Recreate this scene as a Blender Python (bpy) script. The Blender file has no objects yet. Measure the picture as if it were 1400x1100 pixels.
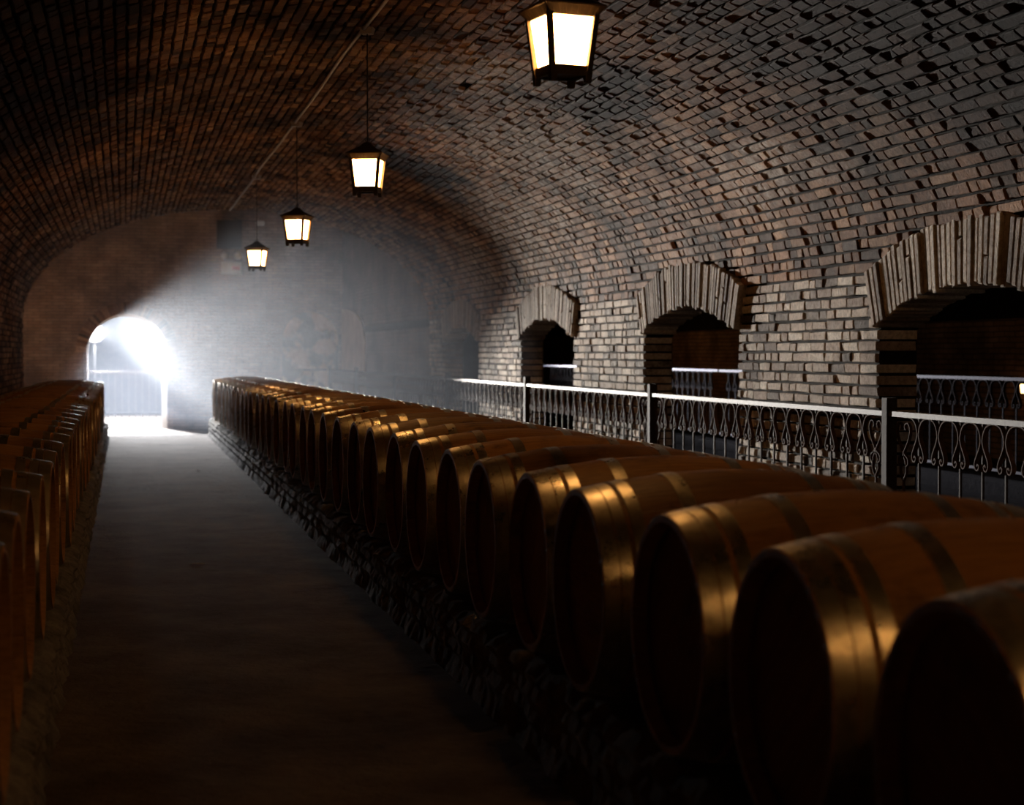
import bpy, math, random
from mathutils import Vector, noise
random.seed(7)
R = math.radians
sc = bpy.context.scene
col = sc.collection
EYE = 1.32

# ------------------------------------------------------------------ helpers
def mk(name, verts, faces, mat, parent=None, smooth=False, tone=None, mats=None, mi=None):
    me = bpy.data.meshes.new(name)
    me.from_pydata([tuple(v) for v in verts], [], faces)
    me.materials.append(mat)
    for m in (mats or []):
        me.materials.append(m)
    if mi is not None:
        me.polygons.foreach_set('material_index', mi)
    if tone is not None:
        a = me.attributes.new('tone', 'FLOAT', 'FACE')
        a.data.foreach_set('value', tone)
    if smooth:
        me.polygons.foreach_set('use_smooth', [True] * len(me.polygons))
    me.update()
    o = bpy.data.objects.new(name, me)
    col.objects.link(o)
    if parent is not None:
        o.parent = parent
    return o

def tag(o, label=None, cat=None, group=None, kind=None):
    if label: o['label'] = label
    if cat: o['category'] = cat
    if group: o['group'] = group
    if kind: o['kind'] = kind
    return o

def empty(name, loc=(0, 0, 0), rz=0.0):
    o = bpy.data.objects.new(name, None)
    o.empty_display_size = 0.1
    o.location = loc
    o.rotation_euler = (0, 0, rz)
    col.objects.link(o)
    return o

def copy_tree(o, parent=None):
    c = o.copy()
    col.objects.link(c)
    c.parent = parent
    for ch in list(o.children):
        copy_tree(ch, c)
    return c

class MB:
    def __init__(s):
        s.v, s.f = [], []
    def add(s, vs, fs):
        n = len(s.v)
        s.v += [Vector(p) for p in vs]
        s.f += [tuple(i + n for i in f) for f in fs]
    def box(s, x0, x1, y0, y1, z0, z1):
        s.add([(x0, y0, z0), (x1, y0, z0), (x1, y1, z0), (x0, y1, z0), (x0, y0, z1), (x1, y0, z1), (x1, y1, z1), (x0, y1, z1)],
              [(0, 3, 2, 1), (4, 5, 6, 7), (0, 1, 5, 4), (1, 2, 6, 5), (2, 3, 7, 6), (3, 0, 4, 7)])
    def frus(s, a, z0, b, z1, cx=0, cy=0):          # square frustum half sizes a (bottom) b (top)
        s.add([(cx - a, cy - a, z0), (cx + a, cy - a, z0), (cx + a, cy + a, z0), (cx - a, cy + a, z0),
               (cx - b, cy - b, z1), (cx + b, cy - b, z1), (cx + b, cy + b, z1), (cx - b, cy + b, z1)],
              [(0, 3, 2, 1), (4, 5, 6, 7), (0, 1, 5, 4), (1, 2, 6, 5), (2, 3, 7, 6), (3, 0, 4, 7)])
    def beam(s, p, q, w, h=None):
        p, q = Vector(p), Vector(q)
        d = (q - p).normalized()
        up = Vector((0, 0, 1)) if abs(d.z) < .9 else Vector((0, 1, 0))
        a = d.cross(up).normalized() * w / 2
        b = d.cross(a).normalized() * (h or w) / 2
        s.add([p - a - b, p + a - b, p + a + b, p - a + b, q - a - b, q + a - b, q + a + b, q - a + b],
              [(0, 3, 2, 1), (4, 5, 6, 7), (0, 1, 5, 4), (1, 2, 6, 5), (2, 3, 7, 6), (3, 0, 4, 7)])
    def tube(s, pts, r, n=6):
        pts = [Vector(p) for p in pts]
        base = len(s.v)
        for i, p in enumerate(pts):
            d = (pts[min(i + 1, len(pts) - 1)] - pts[max(i - 1, 0)]).normalized()
            up = Vector((0, 0, 1)) if abs(d.z) < .9 else Vector((1, 0, 0))
            a = d.cross(up).normalized()
            b = d.cross(a).normalized()
            rr = r[i] if isinstance(r, (list, tuple)) else r
            for k in range(n):
                t = 2 * math.pi * k / n
                s.v.append(p + a * math.cos(t) * rr + b * math.sin(t) * rr)
        for i in range(len(pts) - 1):
            for k in range(n):
                k2 = (k + 1) % n
                s.f.append((base + i * n + k, base + i * n + k2, base + (i + 1) * n + k2, base + (i + 1) * n + k))
        s.f.append(tuple(base + k for k in range(n))[::-1])
        s.f.append(tuple(base + (len(pts) - 1) * n + k for k in range(n)))
    def strap(s, pts, w, th):                      # flat bar bent in the local YZ plane, width w along X
        pts = [Vector((0, p[0], p[1])) for p in pts]
        base = len(s.v)
        for i, p in enumerate(pts):
            d = (pts[min(i + 1, len(pts) - 1)] - pts[max(i - 1, 0)]).normalized()
            nrm = Vector((0, -d.z, d.y))
            for sx, sn in ((-1, -1), (1, -1), (1, 1), (-1, 1)):
                s.v.append(p + Vector((sx * w / 2, 0, 0)) + nrm * sn * th / 2)
        for i in range(len(pts) - 1):
            for k in range(4):
                k2 = (k + 1) % 4
                s.f.append((base + i * 4 + k, base + i * 4 + k2, base + (i + 1) * 4 + k2, base + (i + 1) * 4 + k))
        s.f.append((base + 3, base + 2, base + 1, base))
        e = base + (len(pts) - 1) * 4
        s.f.append((e, e + 1, e + 2, e + 3))
    def build(s, name, mat, parent=None, smooth=False):
        return mk(name, s.v, s.f, mat, parent, smooth)

def spline(pts, n=6):
    out = []
    P = [Vector(p) for p in pts]
    for i in range(len(P) - 1):
        p0, p1, p2, p3 = P[max(i - 1, 0)], P[i], P[i + 1], P[min(i + 2, len(P) - 1)]
        for k in range(n):
            t = k / n
            out.append(.5 * ((2 * p1) + (p2 - p0) * t + (2 * p0 - 5 * p1 + 4 * p2 - p3) * t * t + (3 * p1 - p0 - 3 * p2 + p3) * t ** 3))
    out.append(P[-1])
    return out

def spot(name, loc, to, energy, colr, size, blend, soft):
    L = bpy.data.lights.new(name, 'SPOT'); L.energy = energy; L.color = colr
    L.shadow_soft_size = soft; L.spot_size = R(size); L.spot_blend = blend
    lo = bpy.data.objects.new(name, L); lo.location = loc; col.objects.link(lo)
    lo.rotation_euler = (Vector(to) - Vector(loc)).to_track_quat('-Z', 'Y').to_euler()
    return lo

# ------------------------------------------------------------------ materials
def newmat(name):
    m = bpy.data.materials.new(name)
    m.use_nodes = True
    nt = m.node_tree
    for n in list(nt.nodes):
        nt.nodes.remove(n)
    out = nt.nodes.new('ShaderNodeOutputMaterial')
    bs = nt.nodes.new('ShaderNodeBsdfPrincipled')
    nt.links.new(bs.outputs[0], out.inputs[0])
    return m, nt, bs

def N(nt, kind, **kw):
    n = nt.nodes.new(kind)
    for k, v in kw.items():
        if k in n.inputs.keys():
            n.inputs[k].default_value = v
        else:
            setattr(n, k, v)
    return n

def ramp(nt, src, stops):
    r = nt.nodes.new('ShaderNodeValToRGB')
    e = r.color_ramp.elements
    while len(e) > 1:
        e.remove(e[-1])
    e[0].position = stops[0][0]; e[0].color = (*stops[0][1], 1)
    for p, c in stops[1:]:
        x = e.new(p); x.color = (*c, 1)
    nt.links.new(src, r.inputs[0])
    return r.outputs[0]

def mix(nt, fac, a, b, mode='MIX'):
    m = nt.nodes.new('ShaderNodeMix')
    m.data_type = 'RGBA'; m.blend_type = mode
    for s, v in ((0, fac), (6, a), (7, b)):
        if isinstance(v, (int, float)): m.inputs[s].default_value = v
        elif isinstance(v, tuple): m.inputs[s].default_value = (*v, 1)
        else: nt.links.new(v, m.inputs[s])
    return m.outputs[2]

def bump(nt, bs, h, strength=.5, dist=.01):
    b = nt.nodes.new('ShaderNodeBump')
    b.inputs['Strength'].default_value = strength
    b.inputs['Distance'].default_value = dist
    nt.links.new(h, b.inputs['Height'])
    nt.links.new(b.outputs[0], bs.inputs['Normal'])

def coord(nt):
    return nt.nodes.new('ShaderNodeTexCoord').outputs['Object']

def noi(nt, vec, scale, detail=4, rough=.6):
    n = N(nt, 'ShaderNodeTexNoise', Scale=scale, Detail=detail, Roughness=rough)
    nt.links.new(vec, n.inputs['Vector'])
    return n.outputs[0]

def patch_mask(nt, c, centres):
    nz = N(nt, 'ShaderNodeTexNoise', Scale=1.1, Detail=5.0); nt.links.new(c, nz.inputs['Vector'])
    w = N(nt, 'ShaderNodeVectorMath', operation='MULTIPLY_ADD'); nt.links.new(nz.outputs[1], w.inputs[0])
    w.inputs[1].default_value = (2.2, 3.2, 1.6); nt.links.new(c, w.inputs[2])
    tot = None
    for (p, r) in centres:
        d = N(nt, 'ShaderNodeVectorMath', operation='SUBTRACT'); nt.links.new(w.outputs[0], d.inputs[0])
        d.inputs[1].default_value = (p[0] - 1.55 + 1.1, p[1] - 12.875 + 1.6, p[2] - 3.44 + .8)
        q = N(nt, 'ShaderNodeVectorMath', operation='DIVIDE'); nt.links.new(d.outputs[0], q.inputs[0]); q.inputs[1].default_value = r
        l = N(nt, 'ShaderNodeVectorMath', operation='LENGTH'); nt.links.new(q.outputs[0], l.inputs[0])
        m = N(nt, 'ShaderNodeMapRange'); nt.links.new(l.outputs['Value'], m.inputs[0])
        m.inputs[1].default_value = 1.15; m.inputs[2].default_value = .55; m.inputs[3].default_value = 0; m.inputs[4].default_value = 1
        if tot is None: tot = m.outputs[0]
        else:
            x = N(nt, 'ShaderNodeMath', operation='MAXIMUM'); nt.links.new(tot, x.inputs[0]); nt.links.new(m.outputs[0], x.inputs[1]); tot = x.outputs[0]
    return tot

def brick_mat(name, stops, pale, pale_amt, soot=.5, big=None):
    m, nt, bs = newmat(name)
    c = coord(nt)
    at = N(nt, 'ShaderNodeAttribute', attribute_name='tone')
    base = ramp(nt, at.outputs['Fac'], stops)
    pn = ramp(nt, noi(nt, c, .55, 5, .6), [(.42, (0, 0, 0)), (.66, (1, 1, 1))])
    fm = mix(nt, 1.0, pn, ramp(nt, noi(nt, c, 11, 4, .6), [(.38, (.15, .15, .15)), (.62, (1, 1, 1))]), 'MULTIPLY')
    am = mix(nt, 1.0, fm, (pale_amt,) * 3, 'MULTIPLY')
    k = mix(nt, am, base, pale)
    sn = ramp(nt, noi(nt, c, .9, 6, .65), [(.36, (soot, soot, soot * .97)), (.56, (1, 1, 1))])
    k = mix(nt, 1.0, k, sn, 'MULTIPLY')
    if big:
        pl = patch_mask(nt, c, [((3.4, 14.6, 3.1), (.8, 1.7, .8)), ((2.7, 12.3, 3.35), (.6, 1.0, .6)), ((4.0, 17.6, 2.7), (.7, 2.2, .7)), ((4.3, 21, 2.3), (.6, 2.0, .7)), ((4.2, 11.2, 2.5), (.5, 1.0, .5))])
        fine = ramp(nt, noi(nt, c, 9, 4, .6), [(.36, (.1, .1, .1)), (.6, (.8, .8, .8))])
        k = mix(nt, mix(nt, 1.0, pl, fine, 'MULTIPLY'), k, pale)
        soot_shade = patch_mask(nt, c, [((3.6, 6.6, 2.9), (1.8, 4.2, 1.2)), ((2.3, 6.8, 3.4), (1.6, 2.2, .9)), ((-.7, 9.5, 2.8), (1.3, 5.5, 1.3)), ((2.9, 17.5, 3.2), (.8, .8, .6)), ((3.3, 11.7, 3.1), (.6, 1.2, .6))])  # soot patches, darkened further to stand in for shade on the vault
        k = mix(nt, soot_shade, k, mix(nt, 1.0, k, (.12, .085, .065), 'MULTIPLY'))
    sp = ramp(nt, noi(nt, c, 38, 5, .7), [(.3, (.5, .48, .46)), (.58, (1, 1, 1))])
    k = mix(nt, 1.0, k, sp, 'MULTIPLY')
    nt.links.new(k, bs.inputs['Base Color'])
    bs.inputs['Roughness'].default_value = .85
    bs.inputs['Specular IOR Level'].default_value = .05
    bump(nt, bs, noi(nt, c, 45, 5, .7), .8, .012)
    return m

def plain_mat(name, c1, c2, rough=.8, scale=8, metal=0., bstr=.4, bdist=.006, bscale=None, spec=.4):
    m, nt, bs = newmat(name)
    c = coord(nt)
    k = ramp(nt, noi(nt, c, scale, 6, .65), [(.3, c1), (.7, c2)])
    nt.links.new(k, bs.inputs['Base Color'])
    bs.inputs['Roughness'].default_value = rough
    bs.inputs['Metallic'].default_value = metal
    bs.inputs['Specular IOR Level'].default_value = spec
    bump(nt, bs, noi(nt, c, bscale or scale * 3, 6, .7), bstr, bdist)
    return m

def proc_brick(name, c1, c2, cm, axis='XZ', w=.27, h=.07, blotch=None):
    m, nt, bs = newmat(name)
    c = coord(nt)
    sep = nt.nodes.new('ShaderNodeSeparateXYZ'); nt.links.new(c, sep.inputs[0])
    cb = nt.nodes.new('ShaderNodeCombineXYZ')
    nt.links.new(sep.outputs[axis[0]], cb.inputs[0]); nt.links.new(sep.outputs[axis[1]], cb.inputs[1])
    wob = N(nt, 'ShaderNodeTexNoise', Scale=3.0, Detail=3.0)
    nt.links.new(c, wob.inputs['Vector'])
    ad = N(nt, 'ShaderNodeVectorMath', operation='MULTIPLY_ADD')
    nt.links.new(wob.outputs[1], ad.inputs[0]); ad.inputs[1].default_value = (.03, .03, .03)
    nt.links.new(cb.outputs[0], ad.inputs[2])
    b = N(nt, 'ShaderNodeTexBrick', Scale=1.0)
    b.inputs['Brick Width'].default_value = w; b.inputs['Row Height'].default_value = h
    b.inputs['Mortar Size'].default_value = .008; b.inputs['Mortar Smooth'].default_value = .4
    b.inputs['Color1'].default_value = (*c1, 1); b.inputs['Color2'].default_value = (*c2, 1); b.inputs['Mortar'].default_value = (*cm, 1)
    nt.links.new(ad.outputs[0], b.inputs['Vector'])
    st = ramp(nt, noi(nt, c, 1.3, 6, .65), [(.35, (.35, .33, .32)), (.62, (1, 1, 1))])
    k = mix(nt, 1.0, b.outputs[0], st, 'MULTIPLY')
    nt.links.new(k, bs.inputs['Base Color'])
    bs.inputs['Roughness'].default_value = .9
    inv = N(nt, 'ShaderNodeMath', operation='MULTIPLY_ADD'); nt.links.new(b.outputs['Fac'], inv.inputs[0]); inv.inputs[1].default_value = -1; 
    nt.links.new(noi(nt, c, 25, 5, .7), inv.inputs[2])
    bump(nt, bs, inv.outputs[0], .8, .02)
    return m

M = {}
M['brick_wall'] = brick_mat('brick_pale', [(0, (.05, .042, .036)), (.15, (.24, .18, .145)), (.42, (.48, .37, .29)), (.72, (.68, .57, .47)), (1, (.84, .76, .65))], (.76, .7, .62), .7, .5)
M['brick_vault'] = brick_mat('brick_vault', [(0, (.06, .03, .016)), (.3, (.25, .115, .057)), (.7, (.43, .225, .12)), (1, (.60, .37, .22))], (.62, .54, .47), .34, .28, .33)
M['brick_ring'] = brick_mat('brick_ring', [(0, (.16, .12, .1)), (.4, (.46, .37, .3)), (1, (.78, .7, .6))], (.62, .56, .48), .6, .5)
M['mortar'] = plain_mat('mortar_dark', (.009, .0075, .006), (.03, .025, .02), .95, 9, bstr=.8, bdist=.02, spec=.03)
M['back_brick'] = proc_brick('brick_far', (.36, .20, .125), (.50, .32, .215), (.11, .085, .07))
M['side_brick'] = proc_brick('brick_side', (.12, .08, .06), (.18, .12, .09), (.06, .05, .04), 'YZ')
M['shade_brick'] = proc_brick('brick_neighbour', (.42, .25, .16), (.55, .36, .25), (.06, .05, .04), 'YZ')
M['floor'] = plain_mat('packed_earth', (.08, .056, .04), (.23, .185, .14), .9, 1.6, bstr=1., bdist=.03, bscale=9, spec=.08)
M['plinth'] = plain_mat('crumbled_stone', (.09, .085, .08), (.42, .4, .37), .9, 6, bstr=1, bdist=.03, bscale=22)
M['iron'] = plain_mat('dark_iron', (.03, .026, .024), (.075, .066, .062), .6, 14, metal=0., bstr=.35, bdist=.002, bscale=60, spec=.12)
M['iron_dull'] = plain_mat('dull_iron', (.02, .015, .013), (.055, .042, .038), .8, 14, bstr=.35, bdist=.002, bscale=60, spec=.1)
M['rust'] = plain_mat('rusty_iron', (.035, .018, .011), (.11, .055, .033), .85, 20, metal=0., bstr=.5, bdist=.002, bscale=70, spec=.08)
M['lantern'] = plain_mat('lantern_iron', (.05, .035, .022), (.11, .075, .045), .55, 20, metal=.5, bstr=.3, bdist=.002, bscale=60)
M['black'] = plain_mat('black_box', (.015, .014, .013), (.03, .028, .027), .6, 5, bstr=.1, bdist=.001)
M['white'] = plain_mat('grey_plastic', (.72, .7, .66), (.82, .8, .76), .5, 5, bstr=.1, bdist=.001)
M['red'] = plain_mat('red_lettering', (.5, .04, .03), (.55, .06, .05), .5, 5, bstr=.0, bdist=.001)
M['cable'] = plain_mat('cable', (.5, .42, .35), (.6, .52, .45), .6, 8, bstr=.1, bdist=.001)

def plaster_mat():
    m, nt, bs = newmat('blotchy_plaster')
    c = coord(nt)
    k = ramp(nt, noi(nt, c, 2.1, 3, .5), [(.44, (.06, .05, .045)), (.52, (.5, .36, .25)), (.7, (.7, .52, .38))])
    nt.links.new(k, bs.inputs['Base Color']); bs.inputs['Roughness'].default_value = .9
    bump(nt, bs, noi(nt, c, 9, 5, .6), .6, .03)
    return m
M['blotch'] = plaster_mat()
M['plaster'] = plain_mat('pale_plaster', (.3, .22, .16), (.5, .38, .28), .9, 3)

def wood_mat(name, dark=1.0, end=False):
    m, nt, bs = newmat(name)
    c = coord(nt)
    oi = nt.nodes.new('ShaderNodeObjectInfo')
    sep = nt.nodes.new('ShaderNodeSeparateXYZ'); nt.links.new(c, sep.inputs[0])
    if end:
        fl = N(nt, 'ShaderNodeMath', operation='MULTIPLY'); nt.links.new(sep.outputs['Y'], fl.inputs[0]); fl.inputs[1].default_value = 12.0
        src = fl.outputs[0]
    else:
        at = N(nt, 'ShaderNodeMath', operation='ARCTAN2'); nt.links.new(sep.outputs['Y'], at.inputs[0]); nt.links.new(sep.outputs['Z'], at.inputs[1])
        fl = N(nt, 'ShaderNodeMath', operation='MULTIPLY'); nt.links.new(at.outputs[0], fl.inputs[0]); fl.inputs[1].default_value = 28 / (2 * math.pi)
        src = fl.outputs[0]
    flo = N(nt, 'ShaderNodeMath', operation='FLOOR'); nt.links.new(src, flo.inputs[0])
    fr = N(nt, 'ShaderNodeMath', operation='FRACT'); nt.links.new(src, fr.inputs[0])
    sm = N(nt, 'ShaderNodeMath', operation='MULTIPLY_ADD'); nt.links.new(oi.outputs['Random'], sm.inputs[0]); sm.inputs[1].default_value = 37.0
    nt.links.new(flo.outputs[0], sm.inputs[2])
    wn = N(nt, 'ShaderNodeTexWhiteNoise', noise_dimensions='1D'); nt.links.new(sm.outputs[0], wn.inputs['W'])
    off = N(nt, 'ShaderNodeVectorMath', operation='ADD'); nt.links.new(c, off.inputs[0])
    cb = nt.nodes.new('ShaderNodeCombineXYZ')
    for i in range(3): nt.links.new(sm.outputs[0], cb.inputs[i])
    nt.links.new(cb.outputs[0], off.inputs[1])
    mp = nt.nodes.new('ShaderNodeMapping'); nt.links.new(off.outputs[0], mp.inputs[0])
    mp.inputs['Scale'].default_value = (1, 12, 12) if not end else (1, 14, 1.2)
    g = noi(nt, mp.outputs[0], 6, 5, .6)
    d = dark
    k = ramp(nt, wn.outputs[0], [(0, (.38 * d, .17 * d, .05 * d)), (1, (.55 * d, .28 * d, .085 * d))])
    k = mix(nt, .55, k, ramp(nt, g, [(.3, (.22 * d, .095 * d, .03 * d)), (.62, (.58 * d, .31 * d, .1 * d))]))
    rnd = N(nt, 'ShaderNodeVectorMath', operation='ADD'); nt.links.new(c, rnd.inputs[0])
    cb2 = nt.nodes.new('ShaderNodeCombineXYZ')
    mm = N(nt, 'ShaderNodeMath', operation='MULTIPLY'); nt.links.new(oi.outputs['Random'], mm.inputs[0]); mm.inputs[1].default_value = 91.0
    nt.links.new(mm.outputs[0], cb2.inputs[0]); nt.links.new(cb2.outputs[0], rnd.inputs[1])
    blot = ramp(nt, noi(nt, rnd.outputs[0], 5.5, 6, .7), [(.3, (.3, .27, .25)), (.46, (1, 1, 1))])
    k = mix(nt, .85, k, blot, 'MULTIPLY')
    tn = ramp(nt, oi.outputs['Random'], [(0, (.62, .6, .58)), (.35, (.95, .95, .95)), (1, (1.0, 1.0, 1.0))])
    k = mix(nt, 1., k, tn, 'MULTIPLY')
    nt.links.new(k, bs.inputs['Base Color'])
    bs.inputs['Roughness'].default_value = .55
    bs.inputs['Specular IOR Level'].default_value = .35
    e1 = ramp(nt, fr.outputs[0], [(0, (0, 0, 0)), (.05, (1, 1, 1)), (.95, (1, 1, 1)), (1, (0, 0, 0))])
    h = mix(nt, .75, g, e1)
    bump(nt, bs, h, .45, .004)
    return m
M['oak'] = wood_mat('oak_staves')
M['oak_head'] = wood_mat('oak_heads', .8, True)

def hoop_mat():
    m, nt, bs = newmat('galvanised_hoop')
    c = coord(nt)
    k = ramp(nt, noi(nt, c, 16, 6, .7), [(.3, (.36, .31, .22)), (.5, (.66, .6, .45)), (.75, (.78, .73, .58))])
    nt.links.new(k, bs.inputs['Base Color'])
    bs.inputs['Metallic'].default_value = .9
    r = ramp(nt, noi(nt, c, 9, 5, .7), [(.3, (.45, .45, .45)), (.7, (.22, .22, .22))])
    nt.links.new(r, bs.inputs['Roughness'])
    bump(nt, bs, noi(nt, c, 30, 5, .7), .25, .003)
    return m
M['hoop'] = hoop_mat()

def emit(name, colr, s):
    m = bpy.data.materials.new(name); m.use_nodes = True
    nt = m.node_tree
    for n in list(nt.nodes): nt.nodes.remove(n)
    out = nt.nodes.new('ShaderNodeOutputMaterial'); e = nt.nodes.new('ShaderNodeEmission')
    e.inputs[0].default_value = (*colr, 1); e.inputs[1].default_value = s
    nt.links.new(e.outputs[0], out.inputs[0])
    return m
LAMP = 45.0
M['glow'] = emit('lit_milk_glass', (1.0, .47, .14), LAMP)
M['glow2'] = emit('lit_small_glass', (1.0, .5, .2), 6)

# ------------------------------------------------------------------ vault constants
XC, A, B, ZS = 1.55, 2.97, 1.62, 1.82          # ellipse centre x, half axes, springing height
XR, XL = XC + A, XC - A
VY0, VY1 = 3.2, 25.75
PER = 4.87
OPEN = [8.61 + PER * k for k in (-1, 0, 1, 2, 3)]
WH, RISE, RI, RT = 1.21, .217, 3.48, .37
ZSP = 1.486
ZCc = ZSP + RISE - RI
ANG = math.asin(WH / RI)
WT = .27

def excl(z):
    """half width kept free of wall bricks around an arch at height z"""
    if z < ZSP: return WH
    if z < ZCc + (RI + RT) * math.cos(ANG): return (z - ZCc) * math.tan(ANG) + .005
    q = (RI + RT) ** 2 - (z - ZCc) ** 2
    return math.sqrt(q) if q > 0 else 0

class Bricks:
    def __init__(s): s.v, s.f, s.t = [], [], []
    def brick(s, P, u0, u1, v0, v1, d0, d1, jit=.0045, tone=None, djit=.006):
        n = len(s.v)
        jr = lambda: random.uniform(-jit, jit)
        c = [(u0 + jr(), v0 + jr()), (u1 + jr(), v0 + jr()), (u1 + jr(), v1 + jr()), (u0 + jr(), v1 + jr())]
        dd = d1 + random.uniform(-djit, djit)
        bv = .0045
        cu, cv = (u0 + u1) / 2, (v0 + v1) / 2
        for (u, v) in c: s.v.append(P(u, v, d0))
        for (u, v) in c: s.v.append(P(u, v, dd - bv))
        for (u, v) in c:
            uu = u + (bv if u < cu else -bv) * random.uniform(.6, 1.7)
            vv = v + (bv if v < cv else -bv) * random.uniform(.6, 1.7)
            s.v.append(P(uu, vv, dd + random.uniform(-.003, .003)))
        t = random.random() if tone is None else tone
        for q in ((0, 1, 5, 4), (1, 2, 6, 5), (2, 3, 7, 6), (3, 0, 4, 7), (4, 5, 9, 8), (5, 6, 10, 9), (6, 7, 11, 10), (7, 4, 8, 11), (8, 9, 10, 11)):
            s.f.append(tuple(n + i for i in q)); s.t.append(t)
    def build(s, name, mat, parent=None):
        return mk(name, s.v, s.f, mat, parent, False, s.t)

def run_course(y0, y1, blocks, lens):
    """free spans of a course minus blocks, split in bricks"""
    spans, y = [], y0
    for a, b in sorted(blocks):
        if b <= y: continue
        if a > y: spans.append((y, min(a, y1), y != y0, True))
        y = max(y, b)
    if y < y1: spans.append((y, y1, True, False))
    return spans

def lay(bk, P, z0, z1, zc, y0, y1, d1, deep=None, arches=True, gap=.016, short=.4):
    blocks = [(c - excl(zc), c + excl(zc)) for c in OPEN] if (arches and excl(zc) > 0) else []
    for a, b, e0, e1 in run_course(y0, y1, blocks, None):
        if b - a < .04: continue
        y = a - (0 if e0 else random.uniform(0, .2))
        first = True
        while y < b - .03:
            L = random.uniform(.23, .29) if random.random() > short else random.uniform(.11, .15)
            e = min(y + L, b)
            if b - e < .07: e = b
            last = e >= b - 1e-6
            d0 = -.03
            if deep and zc < ZSP and ((first and e0) or (last and e1)): d0 = -deep
            if random.random() > .003:
                jj = random.uniform(-.016, .012)
                ya = y + (jj if first and e0 and blocks else 0)
                eb = e + (random.uniform(-.012, .016) if last and e1 and blocks else 0)
                bk.brick(P, z0, z1, max(ya, y0) + gap / 2, eb - gap / 2, d0, d1)
            y = e; first = False

# --- right wall -------------------------------------------------------------
def wallR(u, v, d): return (XR - d, v, u)
wall_right = empty('wall_right', (XR, VY1 / 2, 0)); tag(wall_right, kind='structure')
mw = Vector((XR, VY1 / 2, 0))
def reparent(o, par):
    o.parent = par
    o.matrix_parent_inverse = par.matrix_world.inverted() if False else o.matrix_parent_inverse
    for v in o.data.vertices: v.co = v.co - par.location
    o.data.update()
bk = Bricks()
CH = .07
z = 0.0
while z < ZS - .01:
    zc = z + CH / 2
    lay(bk, wallR, z + .008, z + CH - .008, zc, VY0, VY1, .004, deep=WT - .01)
    z += CH
o = bk.build('brick_courses', M['brick_wall']); reparent(o, wall_right)
bm = MB()                                        # masonry core with the arched openings
xa, xb = XR + .020, XR + WT
edges = [VY0 - 3.2] + [e for c in OPEN for e in (c - WH, c + WH)] + [VY1]
for i in range(0, len(edges), 2):
    bm.box(xa, xb, edges[i] + (.02 if i else 0), edges[i + 1] - .02, 0, ZS)
for c in OPEN:
    K = 24
    for k in range(K):
        a0, a1 = -ANG + 2 * ANG * k / K, -ANG + 2 * ANG * (k + 1) / K
        p0, p1 = (c + (RI + .02) * math.sin(a0), ZCc + (RI + .02) * math.cos(a0)), (c + (RI + .02) * math.sin(a1), ZCc + (RI + .02) * math.cos(a1))
        bm.add([(xa, p0[0], p0[1]), (xa, p1[0], p1[1]), (xa, p1[0], 1.95), (xa, p0[0], 1.95), (xb, p0[0], p0[1]), (xb, p1[0], p1[1]), (xb, p1[0], 1.95), (xb, p0[0], 1.95)],
               [(0, 1, 2, 3), (4, 7, 6, 5), (0, 4, 5, 1)])
    for s in (-1, 1):
        ye = c + s * (WH + .0); yi = c + s * WH
        bm.box(xa, xb, min(yi, yi + s * .03), max(yi, yi + s * .03), ZSP - .02, 1.95)
o = bm.build('mortar_core', M['mortar']); reparent(o, wall_right)
for c in OPEN:
    bk = Bricks()
    nb = 42
    def ringP(u, v, d, c=c):                      # u radius, v angle
        return (XR - d, c + u * math.sin(v), ZCc + u * math.cos(v))
    for k in range(nb):
        a0 = -ANG + 2 * ANG * (k + .12) / nb; a1 = -ANG + 2 * ANG * (k + .88) / nb
        r0 = RI + random.uniform(-.022, .012)
        rm = RI + (random.choice((.14, .25)) if random.random() < .22 else RT + .02)
        t = random.random() * .8 + .1
        re_ = RI + RT + random.uniform(-.02, .012)
        for (ra, rb) in (((r0, re_),) if rm > RI + RT else ((r0, rm), (rm + .008, re_))):
            n = len(bk.v)
            j = lambda: random.uniform(-.0012, .0012)
            dd = .040 + random.uniform(-.006, .006)
            cs = [(ra, a0), (rb, a0), (rb, a1), (ra, a1)]
            for (u, v) in cs: bk.v.append(ringP(u, v, -WT + .005))
            for (u, v) in cs: bk.v.append(ringP(u + j() * 3, v + j(), dd - .006))
            um, vm = (ra + rb) / 2, (a0 + a1) / 2
            for (u, v) in cs:
                bk.v.append(ringP(u + (.008 if u < um else -.008), v + (.0016 if v < vm else -.0016), dd))
            tt = min(1, max(0, t + random.uniform(-.12, .12)))
            for q in ((0, 1, 5, 4), (1, 2, 6, 5), (2, 3, 7, 6), (3, 0, 4, 7), (4, 5, 9, 8), (5, 6, 10, 9), (6, 7, 11, 10), (7, 4, 8, 11), (8, 9, 10, 11)):
                bk.f.append(tuple(n + i for i in q)); bk.t.append(tt)
    o = bk.build('arch_ring', M['brick_ring']); reparent(o, wall_right)

# --- vault ------------------------------------------------------------------
NT = 720
arc = [0.0]; th = [math.pi / 2 - math.pi * i / NT for i in range(NT + 1)]
def ell(t, d=0.0): return (XC + (A - d) * math.sin(t), ZS + (B - d) * math.cos(t))
for i in range(NT):
    p, q = ell(th[i]), ell(th[i + 1])
    arc.append(arc[-1] + math.hypot(p[0] - q[0], p[1] - q[1]))
TOT = arc[-1]
def theta(u):
    u = max(0, min(TOT, u))
    lo, hi = 0, NT
    while hi - lo > 1:
        m = (lo + hi) // 2
        if arc[m] <= u: lo = m
        else: hi = m
    f = (u - arc[lo]) / (arc[hi] - arc[lo])
    return th[lo] + (th[hi] - th[lo]) * f
tcache = {}
def vaultP(u, v, d):
    t = theta(u)
    x, z = ell(t, d)
    return (x, v, z)
ceiling = empty('ceiling', (XC, VY1 / 2, ZS + B)); tag(ceiling, kind='structure')
bk = Bricks()
nc = round(TOT / .0735)
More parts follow.
